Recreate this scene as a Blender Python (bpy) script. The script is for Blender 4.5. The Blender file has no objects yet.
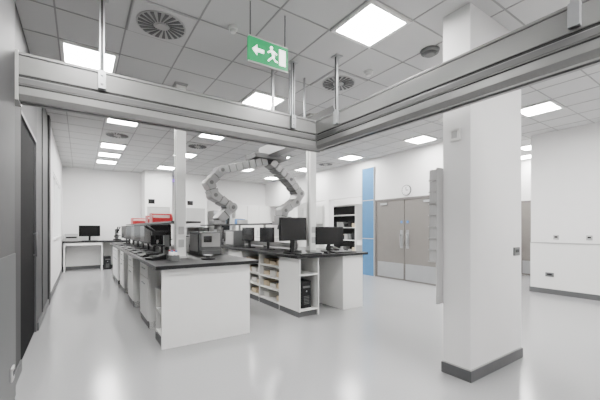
import bpy, bmesh, math, random
from mathutils import Matrix, Vector
random.seed(3)
CH=3.2
# ---------------------------------------------------------------- materials
MATS={}
def mat(name,col,rough=0.5,metal=0.0,var=0.03,scale=6.0,emit=0.0,trans=0.0,bump=0.0,spec=None):
    if name in MATS: return MATS[name]
    m=bpy.data.materials.new(name); m.use_nodes=True
    nt=m.node_tree; b=nt.nodes['Principled BSDF']
    tc=nt.nodes.new('ShaderNodeTexCoord'); n=nt.nodes.new('ShaderNodeTexNoise')
    n.inputs['Scale'].default_value=scale; n.inputs['Detail'].default_value=4
    r=nt.nodes.new('ShaderNodeValToRGB')
    r.color_ramp.elements[0].position=.3; r.color_ramp.elements[1].position=.7
    r.color_ramp.elements[0].color=[c*(1-var) for c in col]+[1]
    r.color_ramp.elements[1].color=[min(1,c*(1+var)) for c in col]+[1]
    nt.links.new(tc.outputs['Object'],n.inputs['Vector']); nt.links.new(n.outputs['Fac'],r.inputs['Fac'])
    nt.links.new(r.outputs['Color'],b.inputs['Base Color'])
    b.inputs['Roughness'].default_value=rough; b.inputs['Metallic'].default_value=metal
    if spec is not None: b.inputs['Specular IOR Level'].default_value=spec
    if emit: 
        b.inputs['Emission Color'].default_value=list(col)+[1]; b.inputs['Emission Strength'].default_value=emit
    if trans: b.inputs['Transmission Weight'].default_value=trans
    if bump:
        bp=nt.nodes.new('ShaderNodeBump'); bp.inputs['Strength'].default_value=bump; bp.inputs['Distance'].default_value=.002
        nt.links.new(n.outputs['Fac'],bp.inputs['Height']); nt.links.new(bp.outputs['Normal'],b.inputs['Normal'])
    MATS[name]=m; return m
WALL=mat('wall_paint_white',(.805,.80,.795),.7,var=.01)
FLOOR=mat('floor_vinyl_grey',(.33,.33,.337),.17,var=.03,scale=60)
CEIL=mat('ceiling_tile_white',(.57,.57,.57),.9,var=.02,scale=90)
GRID=mat('ceiling_grid_metal',(.30,.30,.30),.6)
DARKW=mat('wall_panel_dark_grey',(.042,.042,.043),.6,spec=.2)
DARKW2=mat('wall_panel_mid_grey',(.075,.075,.076),.6,spec=.2)
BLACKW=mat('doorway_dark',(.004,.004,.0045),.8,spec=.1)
SKIRT=mat('skirting_grey',(.085,.087,.09),.5)
ALU=mat('anodised_aluminium',(.25,.25,.247),.36,.35,var=.03)
ALUD=mat('aluminium_groove',(.02,.02,.02),.6,.0)
ALU2=mat('aluminium_dark',(.13,.13,.13),.5,.2)
CHAIN=mat('duct_arm_silver',(.30,.30,.30),.36,.4)
CHAIND=mat('duct_arm_joint_grey',(.06,.06,.062),.6,.0)
STEEL=mat('brushed_steel',(.42,.43,.44),.35,.8)
LAM=mat('laminate_white',(.78,.78,.765),.45,var=.01)
LAMS=mat('laminate_white_inner',(.60,.59,.56),.5,var=.01)
RACKG=mat('rack_panel_grey',(.50,.50,.50),.5,var=.01)
CREAM=mat('tray_cream',(.55,.45,.30),.5)
TOP=mat('bench_top_black',(.008,.008,.009),.4,spec=.3)
PLAST=mat('plastic_black',(.005,.005,.006),.45,spec=.3)
SCREEN=mat('screen_glass_black',(.003,.003,.0035),.15,spec=.35)
GREYP=mat('plastic_grey',(.12,.125,.125),.45)
LGREY=mat('plastic_light_grey',(.40,.40,.395),.45)
RED=mat('plastic_red',(.38,.006,.012),.4)
DOOR=mat('door_taupe',(.17,.158,.146),.5)
DFRAME=mat('door_frame_taupe',(.12,.11,.103),.5)
BLUE=mat('glass_panel_blue',(.06,.19,.37),.25)
GREEN=mat('exit_sign_green',(.0,.28,.09),.4,emit=.4)
SWHITE=mat('exit_sign_white',(.95,.98,.95),.4,emit=2.0)
LIGHT=mat('light_diffuser',(1,.985,.965),.5,var=0,emit=82)
PURP=mat('violet_glow_strip',(.35,.22,.95),.5,emit=2.0)
GLASSW=mat('window_frosted_pane',(.75,.78,.80),.25,emit=1.2)
CLK=mat('clock_face_white',(.85,.85,.85),.4)
BLUSH=mat('paper_blue',(.06,.2,.5),.5)

# ---------------------------------------------------------------- builder
class B:
    def __init__(s,name): s.name=name; s.bm=bmesh.new(); s.ms=[]; s.M=Matrix.Identity(4)
    def mi(s,m):
        if m not in s.ms: s.ms.append(m)
        return s.ms.index(m)
    def _add(s,vs,fs,m,smooth=False,M=None):
        T=s.M@M if M else s.M
        bv=[s.bm.verts.new(T@Vector(v)) for v in vs]; k=s.mi(m)
        for f in fs:
            try:
                fc=s.bm.faces.new([bv[i] for i in f]); fc.material_index=k; fc.smooth=smooth
            except ValueError: pass
    def box(s,x0,x1,y0,y1,z0,z1,m,rot=None):
        c=Vector(((x0+x1)/2,(y0+y1)/2,(z0+z1)/2)); a,b,d=abs(x1-x0)/2,abs(y1-y0)/2,abs(z1-z0)/2
        vs=[(i*a,j*b,k*d) for i in(-1,1) for j in(-1,1) for k in(-1,1)]
        fs=[(0,1,3,2),(4,6,7,5),(0,4,5,1),(2,3,7,6),(0,2,6,4),(1,5,7,3)]
        M=Matrix.Translation(c)
        if rot: M=M@Matrix.Rotation(rot[1],4,rot[0])
        s._add(vs,fs,m,M=M); return s
    def cyl(s,p0,p1,r,m,n=16,r2=None):
        p0=Vector(p0);p1=Vector(p1); d=p1-p0; q=d.to_track_quat('Z','Y').to_matrix().to_4x4(); L=d.length
        r2=r if r2 is None else r2
        vs=[(r*math.cos(2*math.pi*i/n),r*math.sin(2*math.pi*i/n),0) for i in range(n)]+[(r2*math.cos(2*math.pi*i/n),r2*math.sin(2*math.pi*i/n),L) for i in range(n)]
        T=Matrix.Translation(p0)@q
        bv=[s.bm.verts.new(s.M@T@Vector(v)) for v in vs];k=s.mi(m)
        for i in range(n):
            f=s.bm.faces.new([bv[i],bv[(i+1)%n],bv[n+(i+1)%n],bv[n+i]]);f.material_index=k;f.smooth=True
        f=s.bm.faces.new(bv[:n][::-1]);f.material_index=k
        f=s.bm.faces.new(bv[n:]);f.material_index=k
        return s
    def prism(s,poly,axis,a,b,m):
        n=len(poly)
        def v(p,t): return {'x':(t,p[0],p[1]),'y':(p[0],t,p[1]),'z':(p[0],p[1],t)}[axis]
        vs=[v(p,a) for p in poly]+[v(p,b) for p in poly]
        fs=[tuple(range(n)),tuple(range(n,2*n))]+[(i,(i+1)%n,n+(i+1)%n,n+i) for i in range(n)]
        s._add(vs,fs,m); return s
    def done(s,bevel=0.0):
        bmesh.ops.recalc_face_normals(s.bm,faces=s.bm.faces)
        me=bpy.data.meshes.new(s.name)
        xs=[v.co for v in s.bm.verts]
        c=Vector(((min(v.x for v in xs)+max(v.x for v in xs))/2,(min(v.y for v in xs)+max(v.y for v in xs))/2,min(v.z for v in xs)))
        for v in s.bm.verts: v.co-=c
        s.bm.to_mesh(me); s.bm.free()
        for m in s.ms: me.materials.append(m)
        o=bpy.data.objects.new(s.name,me); o.location=c; bpy.context.collection.objects.link(o)
        if bevel:
            md=o.modifiers.new('bevel','BEVEL'); md.width=bevel; md.segments=2; md.limit_method='ANGLE'
        return o
def parent(ch,p):
    bpy.context.view_layer.update()
    for c in ch:
        w=c.matrix_world.copy(); c.parent=p; c.matrix_parent_inverse=p.matrix_world.inverted(); c.matrix_world=w

XL=-.45; YB=12.4; YF=-2.6; XR=7.7; XD=6.6
# ---------------------------------------------------------------- shell
B('floor').box(XL-.12,10.4,YF-.12,YB+.12,-.1,0,FLOOR).done()
ceil=B('ceiling').box(XL-.12,10.4,YF-.12,YB+.12,CH,CH+.1,CEIL).done()
g=B('tile_grid')
x=.09-.27-.54
while x<10.3:
    if x>XL: g.box(x-.007,x+.007,YF,YB,CH-.004,CH+.004,GRID)
    x+=.54
y=2.15-.27-.54*8
while y<YB:
    if y>YF: g.box(XL,10.25,y-.007,y+.007,CH-.0035,CH+.004,GRID)
    y+=.54
g=g.done(); parent([g],ceil)

# left wall
w=B('wall_left')
w.box(XL-.12,XL,YF,3.90,0,CH,DARKW)
w.box(XL-.12,XL,3.90,5.25,2.4,CH,DARKW)
w.box(XL-.12,XL,5.25,7.2,0,CH,DARKW2)
w.box(XL-.12,XL,7.2,8.3,0,CH,WALL).box(XL-.12,XL,11.4,YB,0,CH,WALL)
w.box(XL-.12,XL,8.3,11.4,0,1.05,WALL).box(XL-.12,XL,8.3,11.4,2.45,CH,WALL)
w.box(XL,XL+.025,6.9,7.2,0,CH,DARKW)
w.box(XL,XL+.01,5.9,5.92,0,CH,DARKW)
w.box(XL,XL+.06,1.6,3.10,0,CH,DARKW2)
w.box(XL+.06,XL+.068,1.6,3.08,.1,1.12,SKIRT)
w.box(XL,XL+.01,3.12,3.14,0,CH,PLAST)
w.done()
d=B('door_1')
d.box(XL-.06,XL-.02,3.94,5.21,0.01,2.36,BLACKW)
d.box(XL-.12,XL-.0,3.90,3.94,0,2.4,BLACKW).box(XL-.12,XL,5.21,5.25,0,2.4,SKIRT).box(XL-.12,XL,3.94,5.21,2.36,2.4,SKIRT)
d.cyl((XL+.01,5.1,.95),(XL+.01,5.1,1.25),.01,ALU2).cyl((XL-.02,5.1,.97),(XL+.01,5.1,.97),.008,ALU2).cyl((XL-.02,5.1,1.23),(XL+.01,5.1,1.23),.008,ALU2)
d.done()
wn=B('window_1')
wn.box(XL-.08,XL-.06,8.35,11.35,1.1,2.4,GLASSW)
for yy in (8.3,9.3,10.33,11.35): wn.box(XL-.1,XL-.01,yy,yy+.05,1.05,2.45,LAM)
wn.box(XL-.1,XL+.03,8.3,11.4,1.05,1.09,LAM).box(XL-.1,XL-.01,8.3,11.4,2.41,2.45,LAM)
wn.done()
B('baseboard_left').box(XL,XL+.012,3.1,3.88,0,.1,SKIRT).box(XL,XL+.018,5.27,6.9,0,.1,SKIRT).box(XL,XL+.018,7.2,YB,0,.1,SKIRT).done()

# back wall
B('wall_back').box(XL-.12,7.75,YB,YB+.12,0,CH,WALL).done()
B('baseboard_back').box(XL+.02,7.6,YB-.018,YB,0,.1,SKIRT).done()
B('wall_front').box(XL-.12,XR+.12,YF-.12,YF,0,CH,WALL).done()
# right wall
w=B('wall_right').box(XR,XR+.12,YF,2.88,0,CH,WALL)
w.box(XR+.12,10.3,2.76,2.88,0,CH,WALL).done()
B('trim_1').box(XR-.02,XR,YF,2.88,.1,1.0,LAM).box(XR-.028,XR,YF,2.88,.992,1.016,LGREY).done()
B('baseboard_right').box(XR-.03,XR,YF,2.9,0,.1,SKIRT).done()
# corridor
w=B('wall_corridor').box(10.2,10.32,2.88,4.2,0,CH,WALL).box(XD+.12,10.32,4.1,4.22,0,CH,WALL).done()
d=B('door_3'); d.box(10.16,10.2,3.15,4.05,.01,2.0,DOOR).box(10.15,10.2,3.1,3.15,0,2.05,DFRAME).box(10.15,10.2,4.05,4.099,0,2.05,DFRAME).box(10.15,10.2,3.15,4.05,2.0,2.05,DFRAME)
d.box(10.15,10.16,3.2,4.0,.05,.4,STEEL).cyl((10.12,3.3,1.0),(10.16,3.3,1.0),.01,STEEL).cyl((10.12,3.3,1.0),(10.12,3.42,1.0),.01,STEEL).done()
# door wall
w=B('wall_doors')
w.box(XD,XD+.12,4.1,4.22,0,CH,WALL).box(XD,XD+.12,6.12,6.24,0,CH,WALL).box(XD,XD+.12,4.22,6.12,2.05,CH,WALL)
w.box(XD,XD+.12,6.24,6.56,2.95,CH,WALL)
w.box(XD,XD+.12,6.56,YB,2.2,CH,WALL)
w.box(XD,XD+.2,8.1,8.32,0,2.2,WALL).box(XD,XD+.2,10.2,10.5,0,2.2,WALL)
w.done()
B('wall_recess').box(7.5,7.62,6.24,YB,0,CH,WALL).done()
B('wall_return').box(XD+.12,7.62,6.12,6.24,0,CH,WALL).done()
b=B('trim_2')
b.box(XD-.03,XD-.001,6.15,6.58,0,2.95,BLUE).box(XD-.036,XD-.001,6.135,6.15,0,2.95,LGREY).box(XD-.036,XD-.001,6.58,6.595,0,2.95,LGREY)
for zz in (1.0,2.05): b.box(XD-.034,XD-.03,6.15,6.58,zz,zz+.02,LGREY)
b.done()
d=B('door_2')
d.box(XD-.015,XD+.06,4.22,4.27,0,2.05,DFRAME).box(XD-.015,XD+.06,6.07,6.12,0,2.05,DFRAME).box(XD-.015,XD+.06,4.27,6.07,2.0,2.05,DFRAME)
d.box(XD+.0,XD+.045,4.275,5.162,.01,1.995,DOOR).box(XD+.0,XD+.045,5.178,6.065,.01,1.995,DOOR).box(XD+.02,XD+.04,5.16,5.18,.01,1.995,PLAST)
d.box(XD-.004,XD,4.3,5.14,.04,.42,STEEL).box(XD-.004,XD,5.2,6.04,.04,.42,STEEL)
for yy in (5.08,5.26):
    d.box(XD-.006,XD,yy-.04,yy+.04,.8,1.25,STEEL)
    d.cyl((XD-.05,yy,.85),(XD-.05,yy,1.15),.012,STEEL).cyl((XD-.05,yy,.88),(XD,yy,.88),.009,STEEL).cyl((XD-.05,yy,1.12),(XD,yy,1.12),.009,STEEL)
    d.cyl((XD-.004,yy,1.45),(XD,yy,1.45),.035,BLUSH,20)
d.box(XD-.03,XD-.0,4.4,4.62,1.9,1.95,STEEL).box(XD-.03,XD-.0,5.7,5.92,1.9,1.95,STEEL)
d.done(.002)
B('baseboard_doors').box(XD-.016,XD,4.1,4.215,0,.1,SKIRT).done()
B('baseboard_niche').box(7.482,7.5,6.26,YB-.02,0,.1,SKIRT).done()

# ---------------------------------------------------------------- pillar
px0,px1,py0,py1=2.72,3.68,1.46,1.71
B('structural_pillar').box(px0,px1,py0,py1,0,CH,WALL)\
  .box(px0-.012,px1+.012,py0-.012,py1+.012,0,.095,SKIRT)\
  .box(px0-.008,px1+.008,py0-.008,py1+.008,.095,.105,LGREY).done(.003)
def socket(name,x,y,z,axis,mm=STEEL,w=.09,h=.09):
    b=B(name)
    if axis=='-y': b.box(x-w/2,x+w/2,y-.012,y,z-h/2,z+h/2,mm).box(x-w*.28,x+w*.28,y-.016,y-.012,z-.01,z+.02,PLAST)
    if axis=='-x': b.box(x-.012,x,y-w/2,y+w/2,z-h/2,z+h/2,mm).box(x-.016,x-.012,y-w*.28,y+w*.28,z-.01,z+.02,PLAST)
    if axis=='+x': b.box(x,x+.012,y-w/2,y+w/2,z-h/2,z+h/2,mm).box(x+.012,x+.016,y-w*.28,y+w*.28,z-.01,z+.02,PLAST)
    b.done(.002)
socket('wall_socket',3.56,py0,1.07,'-y',GREYP,.12,.08)
socket('wall_socket',XR-.02,2.55,.38,'-x',GREYP,.14,.08)
socket('wall_socket',XR,2.45,1.12,'-x',LGREY,.09,.09)
socket('wall_socket',XR,1.95,1.12,'-x',LGREY,.09,.09)
socket('wall_socket',XL+.068,2.9,.32,'+x',LGREY)
B('fire_alarm_call_point').box(px0-.03,px0,py0+.08,py0+.17,2.06,2.16,LAM).box(px0-.034,px0-.03,py0+.1,py0+.15,2.08,2.14,LGREY).done(.003)
# glove dispenser stack on the flank of pillar
b=B('glove_dispenser_rack')
b.box(px0-.09,px0+.12,py1,py1+.012,.62,1.84,RACKG)
for i in range(8):
    z=1.0+i*.104
    b.box(px0-.085,px0+.02,py1+.012,py1+.08,z,z+.097,RACKG)
    b.box(px0-.105,px0-.08,py1+.005,py1+.08,z-.006,z+.004,LGREY)
b.done(.002)

# ---------------------------------------------------------------- ceiling lights + diffusers
def lp(x,y):
    b=B('ceiling_light_panel'); r=.262; q=.228
    b.box(x-r,x+r,y-r,y-q,CH-.022,CH,LAM).box(x-r,x+r,y+q,y+r,CH-.022,CH,LAM).box(x-r,x-q,y-q,y+q,CH-.022,CH,LAM).box(x+q,x+r,y-q,y+q,CH-.022,CH,LAM)
    b.box(x-q,x+q,y-q,y+q,CH-.014,CH-.006,LIGHT); b.done()
for p in [(.09,4.31),(.63,6.47),(.63,8.63),(.63,9.71),(.63,10.79),(2.25,2.15),(2.25,4.31),(2.25,6.47),(2.25,8.63),(2.25,10.79),
          (4.41,2.15),(4.41,4.31),(4.41,7.55),(4.41,9.71),(6.03,2.15),(6.03,4.31),(6.03,6.47),(6.03,8.63),(6.03,10.79),
          (.09,2.15),(.09,-.01),(2.25,-.01),(4.41,-.01),(6.57,-.01),(2.25,-1.63),(5.49,-1.63),(8.73,3.23),(9.81,3.77)]: lp(*p)
for p in [(7.11,7.55),(7.11,9.71)]: lp(*p)
def diff(x,y):
    b=B('ceiling_swirl_diffuser'); r=.255
    b.box(x-r,x+r,y-r,y+r,CH-.012,CH,CEIL)
    b.cyl((x,y,CH-.02),(x,y,CH-.011),.215,LGREY,32)
    for i in range(20):
        a=2*math.pi*i/20
        p=[(.07,-.005),(.20,-.016),(.20,.016),(.07,.005)]
        tw=.35; poly=[]
        for (rr,t) in p:
            aa=a+tw*(rr/.2); poly.append((x+rr*math.cos(aa)-t*math.sin(aa), y+rr*math.sin(aa)+t*math.cos(aa)))
        b.prism(poly,'z',CH-.026,CH-.019,SKIRT)
    b.cyl((x,y,CH-.03),(x,y,CH-.018),.05,LGREY,20); b.done()
for p in [(.63,3.23),(2.79,3.23),(.63,7.55),(2.25,7.55),(4.41,3.23),(4.41,1.07),(6.03,7.55),(4.41,5.39)]: diff(*p)
def det(x,y,mm,r=.05):
    B('ceiling_device').cyl((x,y,CH-.03),(x,y,CH),r,mm,24,r*1.1).cyl((x,y,CH-.055),(x,y,CH-.03),r*.55,mm,24,r*.8).done()
det(2.9,2.8,LAM); det(3.1,2.1,GREYP,.09); det(5.2,3.3,LAM); det(1.4,6.0,LAM); det(1.2,2.9,LAM,.04)

# ---------------------------------------------------------------- exit sign
b=B('emergency_exit_sign'); x0,x1,sy,z0,z1=1.16,1.54,2.47,2.70,2.90
b.box(x0,x1,sy,sy+.03,z0,z1,GREEN)
b.box(x0-.006,x1+.006,sy+.002,sy+.028,z1,z1+.012,LGREY).box(x0-.006,x1+.006,sy+.002,sy+.028,z0-.012,z0,LGREY)
b.cyl((x0+.02,sy+.015,z1),(x0+.02,sy+.015,CH),.006,GREYP,8).cyl((x1-.02,sy+.015,z1),(x1-.02,sy+.015,CH),.006,GREYP,8)
f0,f1=sy-.004,sy
zc=2.80
b.prism([(x0+.03,zc),(x0+.075,zc+.045),(x0+.075,zc+.015),(x0+.14,zc+.015),(x0+.14,zc-.015),(x0+.075,zc-.015),(x0+.075,zc-.045)],'y',f0,f1,SWHITE)
b.box(x0+.29,x0+.355,f0,f1,z0+.03,z1-.03,SWHITE)
mx=x0+.225
b.cyl((mx-.012,sy-.004,zc+.058),(mx-.012,sy,zc+.058),.014,SWHITE,16)
b.prism([(mx-.018,zc+.04),(mx+.012,zc+.038),(mx+.022,zc-.012),(mx,zc-.016)],'y',f0,f1,SWHITE)
b.prism([(mx-.018,zc+.04),(mx-.05,zc+.015),(mx-.044,zc+.005),(mx-.01,zc+.024)],'y',f0,f1,SWHITE)
b.prism([(mx+.012,zc+.038),(mx+.045,zc+.018),(mx+.04,zc+.008),(mx+.01,zc+.02)],'y',f0,f1,SWHITE)
b.prism([(mx,zc-.01),(mx-.03,zc-.035),(mx-.05,zc-.06),(mx-.038,zc-.066),(mx-.015,zc-.04),(mx+.018,zc-.018)],'y',f0,f1,SWHITE)
b.prism([(mx+.005,zc-.012),(mx+.03,zc-.04),(mx+.05,zc-.045),(mx+.05,zc-.056),(mx+.022,zc-.052),(mx+.0,zc-.02)],'y',f0,f1,SWHITE)
b.done()

# ---------------------------------------------------------------- overhead beams
zb,zt=2.25,2.60
def prof(s,t):
    P=[(0,zb+.04),(0,zb+.095),(.012,zb+.095),(.012,zb+.108),(0,zb+.108),(0,zb+.165),(.018,zb+.165),(.018,zb+.185),(0,zb+.185),(0,zt-.03),(.01,zt-.03),(.01,zt-.02),(0,zt-.02),(0,zt),
       (.16,zt),(.16,zb+.04),(.135,zb),(.10,zb),(.10,zb+.015),(.06,zb+.015),(.06,zb),(.025,zb)]
    return [(s+t*a,z) for a,z in P]
Yb=3.14
b=B('overhead_service_beam')
b.prism(prof(Yb,1),'x',XL+.002,2.50,ALU)
b.box(XL+.01,2.36,Yb+.006,Yb+.02,zb+.163,zb+.187,ALUD).box(XL+.01,2.36,Yb+.004,Yb+.014,zb+.094,zb+.109,ALUD)
b.box(XL+.075,2.36,Yb-.004,Yb+.002,zb+.115,zb+.158,ALU2)
b.box(XL+.001,XL+.075,Yb-.01,Yb+.17,zb-.01,zt+.01,LGREY)
def strut(b,x,y,face):
    b.box(x-.02,x+.02,y-.012,y+.012,zb+.2,CH-.001,STEEL)
    if face=='y':
        b.box(x-.008,x+.008,y-.014,y-.011,zb+.22,CH-.01,ALUD); b.box(x-.028,x+.028,y-.024,y+.02,zb+.19,zb+.34,STEEL)
        b.cyl((x,y-.034,zb+.23),(x,y-.02,zb+.23),.01,STEEL,8); b.cyl((x,y-.034,zb+.30),(x,y-.02,zb+.30),.01,STEEL,8)
    b.box(x-.05,x+.05,y-.04,y+.04,CH-.012,CH-.001,STEEL)
for xx in (.15,2.02): strut(b,xx,Yb-.013,'y')
for xx in (1.86,2.1): 
    b.box(xx-.015,xx+.015,Yb+.16,Yb+.185,zt-.1,CH-.001,STEEL)
b.done(.002)
Xb=2.36
b=B('overhead_service_beam')
b.prism(prof(Xb,1),'y',YF+.002,Yb-.001,ALU)
b.box(Xb+.006,Xb+.02,YF+.01,Yb-.02,zb+.163,zb+.187,ALUD).box(Xb+.004,Xb+.014,YF+.01,Yb-.02,zb+.094,zb+.109,ALUD)
b.box(Xb-.004,Xb+.002,YF+.01,Yb-.02,zb+.115,zb+.158,ALU2)
for yy in (-.8,.66,2.75):
    b.box(Xb-.024,Xb+.0,yy-.02,yy+.02,zb+.2,CH-.001,STEEL); b.box(Xb-.034,Xb+.01,yy-.028,yy+.028,zb+.2,zb+.34,STEEL)
    b.box(Xb-.027,Xb-.02,yy-.008,yy+.008,zb+.36,CH-.01,ALUD); b.box(Xb-.05,Xb+.04,yy-.05,yy+.05,CH-.012,CH-.001,STEEL)
b.done(.002)

# articulated extraction arms (two jointed, segmented arms sharing a ceiling boom)
b=B('articulated_extraction_arm')
b.box(2.34,2.52,Yb+.162,4.62,2.40,2.56,CHAIN)
b.box(2.14,2.68,4.32,4.68,2.35,2.42,ALU2); b.box(2.30,2.56,3.32,3.42,2.30,2.60,ALU2)
b.box(2.36,2.84,3.28,3.52,2.56,2.80,ALU2,rot=('Y',-.55))
b.box(2.345,2.36,3.36,3.39,2.56,CH-.001,STEEL)
b.box(2.43,2.46,4.42,4.45,2.54,CH-.001,STEEL)
def arm(P,yc,w=.22,th=.125,seg=.115):
    for i in range(len(P)-1):
        a=Vector((P[i][0],yc,P[i][1])); c=Vector((P[i+1][0],yc,P[i+1][1])); d=c-a; L=d.length; ang=math.atan2(d.z,d.x)
        n=max(1,round(L/seg)); s_=L/n
        old=b.M; b.M=Matrix.Translation(a)@Matrix.Rotation(-ang,4,'Y')
        b.box(0,L,-w*.44,w*.44,-th*.36,th*.36,ALU2)
        for k in range(n):
            x0=k*s_+.006; x1=(k+1)*s_-.006
            # tapered overlapping shell plate
            b.prism([(x0,-th*.5),(x1,-th*.42),(x1,th*.42),(x0,th*.5)],'y',-w/2,w/2,CHAIN)
        b.M=old
    for i,(x,z) in enumerate(P[1:-1]):
        b.cyl((x,yc-w/2-.006,z),(x,yc+w/2+.006,z),th*.52,CHAIN,20); b.cyl((x,yc-w/2-.016,z),(x,yc-w/2-.006,z),.028,ALU2,14)
    x,z=P[-1]
    b.box(x-.085,x+.085,yc-.11,yc+.11,z-.05,z+.01,CHAIN); b.cyl((x,yc,z-.12),(x,yc,z-.05),.05,ALU2,16,.035)
arm([(2.38,2.33),(1.66,2.12),(1.50,1.93),(1.56,1.76),(1.82,1.60),(1.62,1.40)],4.5)
arm([(2.46,2.33),(2.80,2.08),(3.00,1.86),(2.92,1.72),(2.70,1.58),(2.66,1.40)],4.5)
b.done(.004)

# ---------------------------------------------------------------- bench 1
z0=.86; zt1=.90
b=B('laboratory_island_bench')
b.box(.65,1.84,3.63,9.98,z0,zt1,TOP)
b.box(.72,1.745,3.69,3.72,0,z0,LAM)
b.box(.72,1.745,9.87,9.9,0,z0,LAM)
b.box(1.20,1.23,3.72,9.87,0,z0,LAMS)
for (a,c,op) in [(3.72,4.12,1),(4.55,5.2,0),(5.95,6.6,0),(7.35,8.0,0),(8.6,9.87,0)]:
    b.box(.74,1.20,a,a+.02,0,z0,LAM).box(.74,1.20,c-.02,c,0,z0,LAM)
    b.box(.78,1.2,a,c,0,.09,SKIRT).box(.735,.78,a,c,0,.085,SKIRT)
    if op:
        for z in (.1,.35,.6): b.box(.74,1.2,a,c,z,z+.02,LAM)
        b.box(.8,1.1,a+.06,c-.06,.12,.28,GREYP).box(.8,1.1,a+.06,c-.1,.37,.5,CREAM).box(.8,1.1,a+.06,c-.06,.62,.74,LGREY)
    else:
        b.box(.72,.74,a+.005,c-.005,.1,.64,LAM).box(.72,.74,a+.005,c-.005,.65,z0-.01,LAM)
        b.box(.705,.72,a+.2,c-.2,.75,.76,STEEL).box(.705,.72,a+.2,c-.2,.55,.56,STEEL)
    b.box(1.23,1.70,a,a+.02,0,z0,LAM).box(1.23,1.70,c-.02,c,0,z0,LAM).box(1.70,1.72,a+.005,c-.005,.1,z0-.01,LAM)
for yy in (4.75,6.1,7.4,8.7,9.75): b.box(1.2,1.24,yy,yy+.04,zt1,1.37,ALU)
b.box(1.02,1.42,4.6,9.85,1.37,1.395,TOP)
b.box(1.18,1.26,4.8,9.7,.93,1.02,LGREY)
for i in range(11): b.box(1.172,1.18,4.95+i*.42,5.09+i*.42,.945,1.005,LAM)
b.done(.002)
def column(x,y):
    b=B('service_column'); 
    b.box(x-.06,x+.06,y-.06,y+.06,.901,CH-.001,LAM).box(x-.07,x+.07,y-.07,y+.07,.901,.93,LGREY).box(x-.08,x+.08,y-.08,y+.08,CH-.03,CH-.001,LGREY)
    for z in (1.05,1.22): b.box(x-.035,x+.035,y-.068,y-.06,z,z+.1,LGREY)
    b.box(x-.066,x-.06,y-.015,y+.015,1.0,CH-.05,LGREY); b.done(.002)
column(1.10,4.46); column(3.22,4.42)

# ---------------------------------------------------------------- bench 2
b=B('laboratory_desk_bench')
b.box(2.55,3.96,3.83,9.98,z0,zt1,TOP)
b.box(2.62,2.64,3.89,4.45,.08,z0,LAM)
b.box(2.64,2.98,4.43,4.45,0,z0,LAM).box(2.96,2.98,3.89,9.9,0,z0,LAM)
b.box(2.66,2.98,3.92,9.9,0,.085,SKIRT)
b.box(2.62,2.66,3.905,5.9,0,.083,SKIRT)
for z in (.085,.60): b.box(2.64,2.96,3.89,4.43,z,z+.02,LAM)
b.box(2.62,2.64,3.885,3.90,.08,z0,LAM)
b.box(2.62,2.66,4.45,5.9,.085,.105,LAM)
for yy in (4.45,5.15,5.88): b.box(2.62,2.96,yy,yy+.02,0.0,z0,LAM)
for z in (.085,.28,.47,.66): b.box(2.62,2.96,4.46,5.88,z,z+.016,LAM)
for (a,c) in ((4.47,5.15),(5.17,5.88)):
    for z in (.10,.295,.485,.675):
        n=3; L=(c-a)/n
        for i in range(n):
            if random.random()<.8: b.box(2.70,2.92,a+i*L+.02,a+(i+1)*L-.015,z+.001,z+.06+.04*random.random(),random.choice([CREAM,CREAM,LAMS]))
for (a,c) in ((5.9,6.6),(7.4,8.1),(9.2,9.9)):
    b.box(2.62,2.64,a+.004,c-.004,.1,z0-.01,LAM).box(2.64,2.98,a,a+.02,0,z0,LAM).box(2.64,2.98,c-.02,c,0,z0,LAM)
b.box(3.86,3.89,3.89,9.9,0,z0,LAM)
b.box(3.48,3.86,3.89,3.915,0.0,z0,LAM)
b.box(3.46,3.48,3.89,4.7,0,z0,LAM)
b.box(2.98,3.48,4.68,4.70,.0,z0,LAM)
b.cyl((3.02,4.66,.84),(3.25,4.66,.5),.008,PLAST,8).cyl((3.25,4.66,.5),(3.05,4.5,.1),.008,PLAST,8)
for yy in (4.9,6.1,7.4,8.7,9.75): b.box(3.22,3.26,yy,yy+.04,zt1,1.37,ALU)
b.box(3.02,3.46,4.85,9.85,1.37,1.395,TOP)
b.box(3.1,3.4,5.0,9.8,1.1,1.12,LAM).box(3.2,3.28,4.9,9.7,.93,1.02,LGREY)
b.done(.002)
def tower(x,y,z):
    b=B('computer_tower'); b.box(x-.09,x+.09,y,y+.4,z,z+.40,PLAST).box(x-.078,x+.078,y-.008,y,z+.02,z+.38,PLAST).box(x-.065,x+.065,y-.012,y-.008,z+.3,z+.33,GREYP)
    b.cyl((x,y-.014,z+.25),(x,y-.008,z+.25),.012,STEEL,12)
    for i in range(6): b.box(x-.05,x+.05,y-.011,y-.008,z+.06+i*.022,z+.068+i*.022,GREYP)
    b.done(.003)
tower(2.80,3.97,.106); tower(1.03,5.4,.001); tower(1.03,6.85,.001)

# ---------------------------------------------------------------- desk equipment
E=zt1+.001
def monitor(x,y,z,rot,w=.48,h=.29,lift=.14,name='computer_monitor'):
    b=B(name); b.M=Matrix.Translation((x,y,z))@Matrix.Rotation(rot,4,'Z')
    b.box(-w/2,w/2,-.015,.015,lift,lift+h,PLAST).box(-w/2+.012,w/2-.012,-.018,-.015,lift+.015,lift+h-.012,SCREEN)
    b.box(-w*.3,w*.3,.015,.04,lift+.04,lift+h-.05,PLAST)
    b.box(-.03,.03,.02,.045,.012,lift+.12,PLAST).box(-.12,.12,-.07,.10,0,.014,PLAST)
    b.done(.003)
def keyboard(x,y,z,rot):
    b=B('computer_keyboard'); b.M=Matrix.Translation((x,y,z))@Matrix.Rotation(rot,4,'Z')
    b.box(-.21,.21,-.07,.07,0,.015,PLAST)
    for r in range(5):
        for c in range(14): b.box(-.2+c*.0285,-.2+c*.0285+.023,-.06+r*.024,-.06+r*.024+.019,.015,.021,GREYP)
    b.done()
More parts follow.
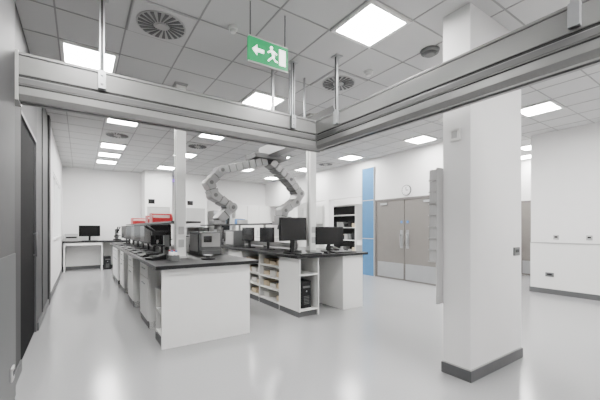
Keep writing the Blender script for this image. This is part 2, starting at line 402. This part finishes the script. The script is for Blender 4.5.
def mouse(x,y,z,rot):
    b=B('computer_mouse'); b.M=Matrix.Translation((x,y,z))@Matrix.Rotation(rot,4,'Z')
    b.prism([(-.05,0),(.05,0),(.055,.012),(.03,.03),(-.01,.034),(-.045,.02)],'x',-.028,.028,PLAST).box(-.003,.003,.02,.04,.03,.037,GREYP); b.done(.005)
def scope(x,y,z,rot):
    b=B('laboratory_microscope'); b.M=Matrix.Translation((x,y,z))@Matrix.Rotation(rot,4,'Z')
    b.box(-.09,.09,-.12,.12,0,.045,PLAST).box(-.035,.035,.05,.12,.045,.34,GREYP)
    b.box(-.035,.035,-.10,.12,.30,.36,PLAST).box(-.08,.08,-.09,.05,.15,.168,PLAST)
    b.cyl((0,-.03,.24),(0,-.03,.31),.03,PLAST,16); b.cyl((.015,-.035,.19),(.01,-.03,.25),.011,STEEL,10); b.cyl((-.018,-.02,.2),(-.01,-.025,.25),.011,STEEL,10)
    b.cyl((0,-.03,.05),(0,-.03,.14),.025,GREYP,16)
    for s in (-.03,.03): b.cyl((s,-.07,.35),(s,-.18,.43),.018,PLAST,14)
    for s in (-1,1): b.cyl((s*.035,.08,.12),(s*.065,.08,.12),.025,PLAST,16)
    b.done(.003)
def phone(x,y,rot):
    b=B('desk_telephone'); b.M=Matrix.Translation((x,y,E))@Matrix.Rotation(rot,4,'Z')
    b.prism([(-.1,0),(.1,0),(.1,.07),(-.1,.025)],'x',-.09,.09,PLAST)
    b.box(-.08,-.03,-.1,.1,.055,.085,PLAST).box(0,.07,.03,.08,.062,.068,GREYP)
    for i in range(3):
        for j in range(4): b.box(.002+i*.024,.02+i*.024,-.08+j*.025,-.062+j*.025,.04,.056,GREYP)
    b.done(.003)
def rack(x,y):
    b=B('test_tube_rack'); b.box(x-.05,x+.05,y-.12,y+.12,E,E+.01,GREYP).box(x-.05,x+.05,y-.12,y+.12,E+.06,E+.068,GREYP)
    for s in (-.115,.115): b.box(x-.05,x+.05,y+s-.004,y+s+.004,E,E+.07,GREYP)
    for i in range(6):
        for j in (-.022,.022): b.cyl((x+j,y-.09+i*.036,E+.01),(x+j,y-.09+i*.036,E+.11),.008,LAM,8); b.cyl((x+j,y-.09+i*.036,E+.11),(x+j,y-.09+i*.036,E+.125),.009,RED if (i+j>2) else BLUSH,8)
    b.done()
R=math.pi/2
for (x,y,r) in [(.98,5.1,-R+.35),(.98,5.75,-R+.3),(.98,6.35,-R+.2),(.98,6.95,-R+.3),(.98,7.6,-R+.2),(.98,8.3,-R+.3),(.98,9.0,-R+.2),(.98,9.6,-R+.2)]:
    monitor(x,y,E,r,.50,.31)
for y in (5.15,5.75,6.35,6.95,7.6,8.3,9.0): keyboard(.76,y,E,-R); mouse(.75,y-.26,E,-R)
scope(.90,4.74,E,-R)
phone(.8,4.42,-R+.3)
rack(.95,4.2)
monitor(2.78,4.30,E,.12,.54,.36,.2); monitor(3.02,4.66,E,-.1,.54,.36,.22) 
monitor(3.50,4.28,E,-.3,.50,.30,.12)
keyboard(3.55,3.98,E,-.1); keyboard(2.85,3.98,E,.1); mouse(3.2,3.97,E,0)
phone(3.75,4.5,-.3)
for (x,y,r) in [(2.85,5.3,-R+.1),(2.85,6.1,-R+.1),(2.85,7.7,-R),(2.85,8.8,-R)]: monitor(x,y,E,r,.44,.27)
b=B('benchtop_incubator'); b.box(2.75,3.0,6.6,7.2,E,1.25,GREYP).box(2.735,2.75,6.63,7.05,.94,1.22,LGREY).box(2.735,2.75,7.07,7.18,1.0,1.2,SCREEN).done(.006)
b=B('benchtop_analyser'); 
b.box(1.44,1.78,4.75,5.25,E,1.24,GREYP).box(1.47,1.75,4.735,4.75,1.02,1.22,LGREY).box(1.50,1.62,4.728,4.736,1.09,1.18,SCREEN).box(1.46,1.76,4.70,4.75,E+.01,.97,GREYP).box(1.425,1.44,4.8,5.2,.95,1.2,LGREY)
b.done(.008)
b=B('laboratory_printer'); b.box(1.45,1.78,5.5,5.95,E,1.15,LGREY).box(1.5,1.74,5.48,5.5,.98,1.03,PLAST).box(1.5,1.74,5.40,5.5,.95,.965,LGREY).box(1.48,1.76,5.55,5.9,1.15,1.17,GREYP).done(.006)
b=B('balance_scale'); b.cyl((1.36,4.1,E),(1.36,4.1,E+.02),.09,PLAST,24).cyl((1.36,4.1,E+.02),(1.36,4.1,E+.05),.03,GREYP,16).cyl((1.36,4.1,E+.05),(1.36,4.1,E+.058),.06,STEEL,24).done()
def bin_(x,y,z,w,l,h):
    b=B('red_storage_bin')
    b.box(x-w/2,x+w/2,y-l/2,y+l/2,z,z+.01,RED)
    b.prism([(y-l/2,z),(y+l/2,z),(y+l/2,z+h),(y-l*.2,z+h),(y-l/2,z+h*.5)],'x',x-w/2,x-w/2+.01,RED)
    b.prism([(y-l/2,z),(y+l/2,z),(y+l/2,z+h),(y-l*.2,z+h),(y-l/2,z+h*.5)],'x',x+w/2-.01,x+w/2,RED)
    b.box(x-w/2,x+w/2,y+l/2-.01,y+l/2,z,z+h,RED).box(x-w/2,x+w/2,y-l/2,y-l/2+.01,z,z+h*.5,RED)
    b.box(x-w/2+.03,x+w/2-.03,y-.05,y+l/2-.02,z+.01,z+h*.8,LAMS)
    b.done(.002)
bin_(1.22,6.3,1.396,.34,.3,.17); bin_(1.22,6.75,1.396,.34,.3,.14); bin_(1.22,8.9,1.396,.34,.4,.15)
b=B('document_box_row')
for i,(y,m) in enumerate([(5.1,LGREY),(5.25,GREYP),(5.4,LAMS),(7.2,LGREY),(7.35,BLUSH),(7.5,LAMS),(8.6,GREYP)]):
    b.box(3.12,3.36,y,y+.1,1.396,1.396+.1+.02*(i%3),m)
b.done(.002)

# ---------------------------------------------------------------- far bench on the back wall
b=B('laboratory_wall_bench')
b.box(XL+.03,1.35,11.7,12.38,z0,zt1,TOP)
for x in (XL+.05,.55,1.30): b.box(x,x+.03,11.75,12.36,0,z0,LAM)
b.box(.58,1.3,12.3,12.33,0.1,z0,LAM).box(.9,.92,11.76,12.3,0,z0,LAM).box(.92,1.3,11.75,11.77,.1,.84,LAM).box(XL+.08,.55,11.72,11.74,.78,z0,LAM)
b.done(.002)
monitor(.25,12.05,E,.0,.56,.34); keyboard(.25,11.82,E,0); tower(.72,11.85,0.001); scope(1.0,12.05,E,.2)
b=B('desk_printer'); b.box(-.38,-.05,11.9,12.25,E,1.12,LGREY).box(-.35,-.08,11.88,11.9,1.0,1.04,PLAST).done(.005)
def fume(x0,x1,y0,y1):
    b=B('fume_cupboard')
    b.box(x0,x1,y0,y1,.0,.9,LAM).box(x0+.02,x1-.02,y0-.015,y0,.1,.86,LAM).box((x0+x1)/2-.004,(x0+x1)/2+.004,y0-.017,y0-.014,.1,.86,ALUD)
    b.box(x0,x1,y0-.03,y1,.9,.94,TOP)
    b.box(x0,x0+.07,y0,y1,.94,2.0,LAM).box(x1-.07,x1,y0,y1,.94,2.0,LAM).box(x0,x1,y1-.04,y1,.94,2.0,LGREY)
    b.box(x0+.07,x1-.07,y0+.02,y0+.03,1.35,2.0,LGREY).box(x0+.07,x1-.07,y0,y0+.03,1.33,1.37,STEEL)
    b.box(x0,x1,y0,y1,2.0,CH-.001,LAM).box(x0+.1,x0+.3,y0-.005,y0,2.1,2.25,SCREEN); b.done(.003)
fume(1.75,2.6,11.6,12.38); fume(3.0,3.8,11.6,12.38)
b=B('clerestory_strip_light'); b.box(2.62,2.98,12.34,12.39,2.98,3.06,PURP).box(2.61,2.99,12.36,12.395,2.96,3.08,LGREY).done()
b=B('laboratory_refrigerator'); b.box(4.1,4.8,11.75,12.38,.02,1.95,LGREY).box(4.1,4.8,11.70,11.745,.12,1.93,STEEL).box(4.2,4.7,11.69,11.70,.6,1.8,SCREEN).cyl((4.16,11.66,.9),(4.16,11.66,1.3),.012,STEEL)
b.box(4.15,4.2,11.66,11.70,.92,.94,STEEL).box(4.15,4.2,11.66,11.70,1.26,1.28,STEEL).box(4.12,4.78,11.8,12.36,0,.02,PLAST).done(.004)
b=B('storage_cupboard')
b.box(5.0,6.5,11.85,12.38,0,2.2,LAM)
for i in range(3):
    xx=5.0+i*.5; b.box(xx+.008,xx+.492,11.83,11.85,.1,2.18,LAM); b.box(xx+.44,xx+.455,11.81,11.83,1.0,1.2,STEEL)
b.done(.002)
# ---------------------------------------------------------------- niche contents
b=B('shelving_unit')
b.box(7.05,7.48,7.35,7.38,0,2.05,LAM).box(7.05,7.48,8.95,8.98,0,2.05,LAM).box(7.46,7.48,7.38,8.95,0,2.05,PLAST)
for z in (.02,.45,.9,1.3,1.7,2.03): b.box(7.05,7.46,7.38,8.95,z,z+.025,LAM)
for z,n in ((.925,7),(1.325,8),(.475,5)):
    for i in range(n): b.box(7.1,7.4,7.45+i*.18,7.57+i*.18,z,z+.12+.1*random.random(),random.choice([PLAST,GREYP,LGREY,CREAM]))
b.done(.002)
b=B('wash_basin')
b.box(7.0,7.48,6.55,7.25,.78,.82,LAM).box(7.0,7.03,6.55,7.25,.82,.93,LAM).box(7.45,7.48,6.55,7.25,.82,1.0,LAM).box(7.03,7.45,6.55,6.58,.82,.93,LAM).box(7.03,7.45,7.22,7.25,.82,.93,LAM)
b.cyl((7.3,6.9,0),(7.3,6.9,.78),.05,LAM).cyl((7.42,6.9,.95),(7.42,6.9,1.15),.012,STEEL).cyl((7.42,6.9,1.15),(7.25,6.9,1.13),.012,STEEL)
b.done(.006)
B('soap_dispenser').box(7.38,7.498,6.8,6.92,1.3,1.55,LAM).box(7.37,7.38,6.82,6.90,1.33,1.42,BLUSH).done(.006)
B('paper_towel_dispenser').box(7.34,7.498,7.02,7.3,1.3,1.68,LAM).box(7.33,7.34,7.06,7.26,1.3,1.33,GREYP).done(.01)
b=B('wall_cabinet_run')
b.box(7.15,7.498,9.1,12.2,1.45,2.1,LAM)
for i in range(5): b.box(7.13,7.15,9.11+i*.62,9.70+i*.62,1.47,2.08,LAM)
b.done(.002)
b=B('recess_worktop'); b.box(6.95,7.48,9.1,12.2,.87,.91,TOP).box(7.0,7.48,9.15,12.15,0,.87,LAM)
for i in range(5): b.box(6.985,7.0,9.17+i*.6,9.75+i*.6,.1,.85,LAM)
b.done(.002)
b=B('wall_clock'); cy,cz=5.1,2.22
b.cyl((XD-.03,cy,cz),(XD,cy,cz),.13,GREYP,32).cyl((XD-.034,cy,cz),(XD-.029,cy,cz),.115,CLK,32)
b.box(XD-.038,XD-.034,cy-.006,cy+.006,cz,cz+.085,PLAST).box(XD-.038,XD-.034,cy-.06,cy,cz-.006,cz+.006,PLAST)
for i in range(12):
    a=i*math.pi/6; b.box(XD-.037,XD-.033,cy+.1*math.cos(a)-.004,cy+.1*math.cos(a)+.004,cz+.1*math.sin(a)-.004,cz+.1*math.sin(a)+.004,PLAST)
b.done()
# ---------------------------------------------------------------- world + camera
wd=bpy.data.worlds.new('w'); bpy.context.scene.world=wd; wd.use_nodes=True
wd.node_tree.nodes['Background'].inputs[0].default_value=(.8,.85,.9,1); wd.node_tree.nodes['Background'].inputs[1].default_value=.5
cd=bpy.data.cameras.new('camera'); cam=bpy.data.objects.new('camera',cd); bpy.context.collection.objects.link(cam)
cam.location=(0,0,1.3); cam.rotation_euler=(math.pi/2,0,-math.radians(34.1)); cd.lens=19.5; cd.sensor_width=36; cd.shift_y=28/600; cd.clip_start=.05
bpy.context.scene.camera=cam
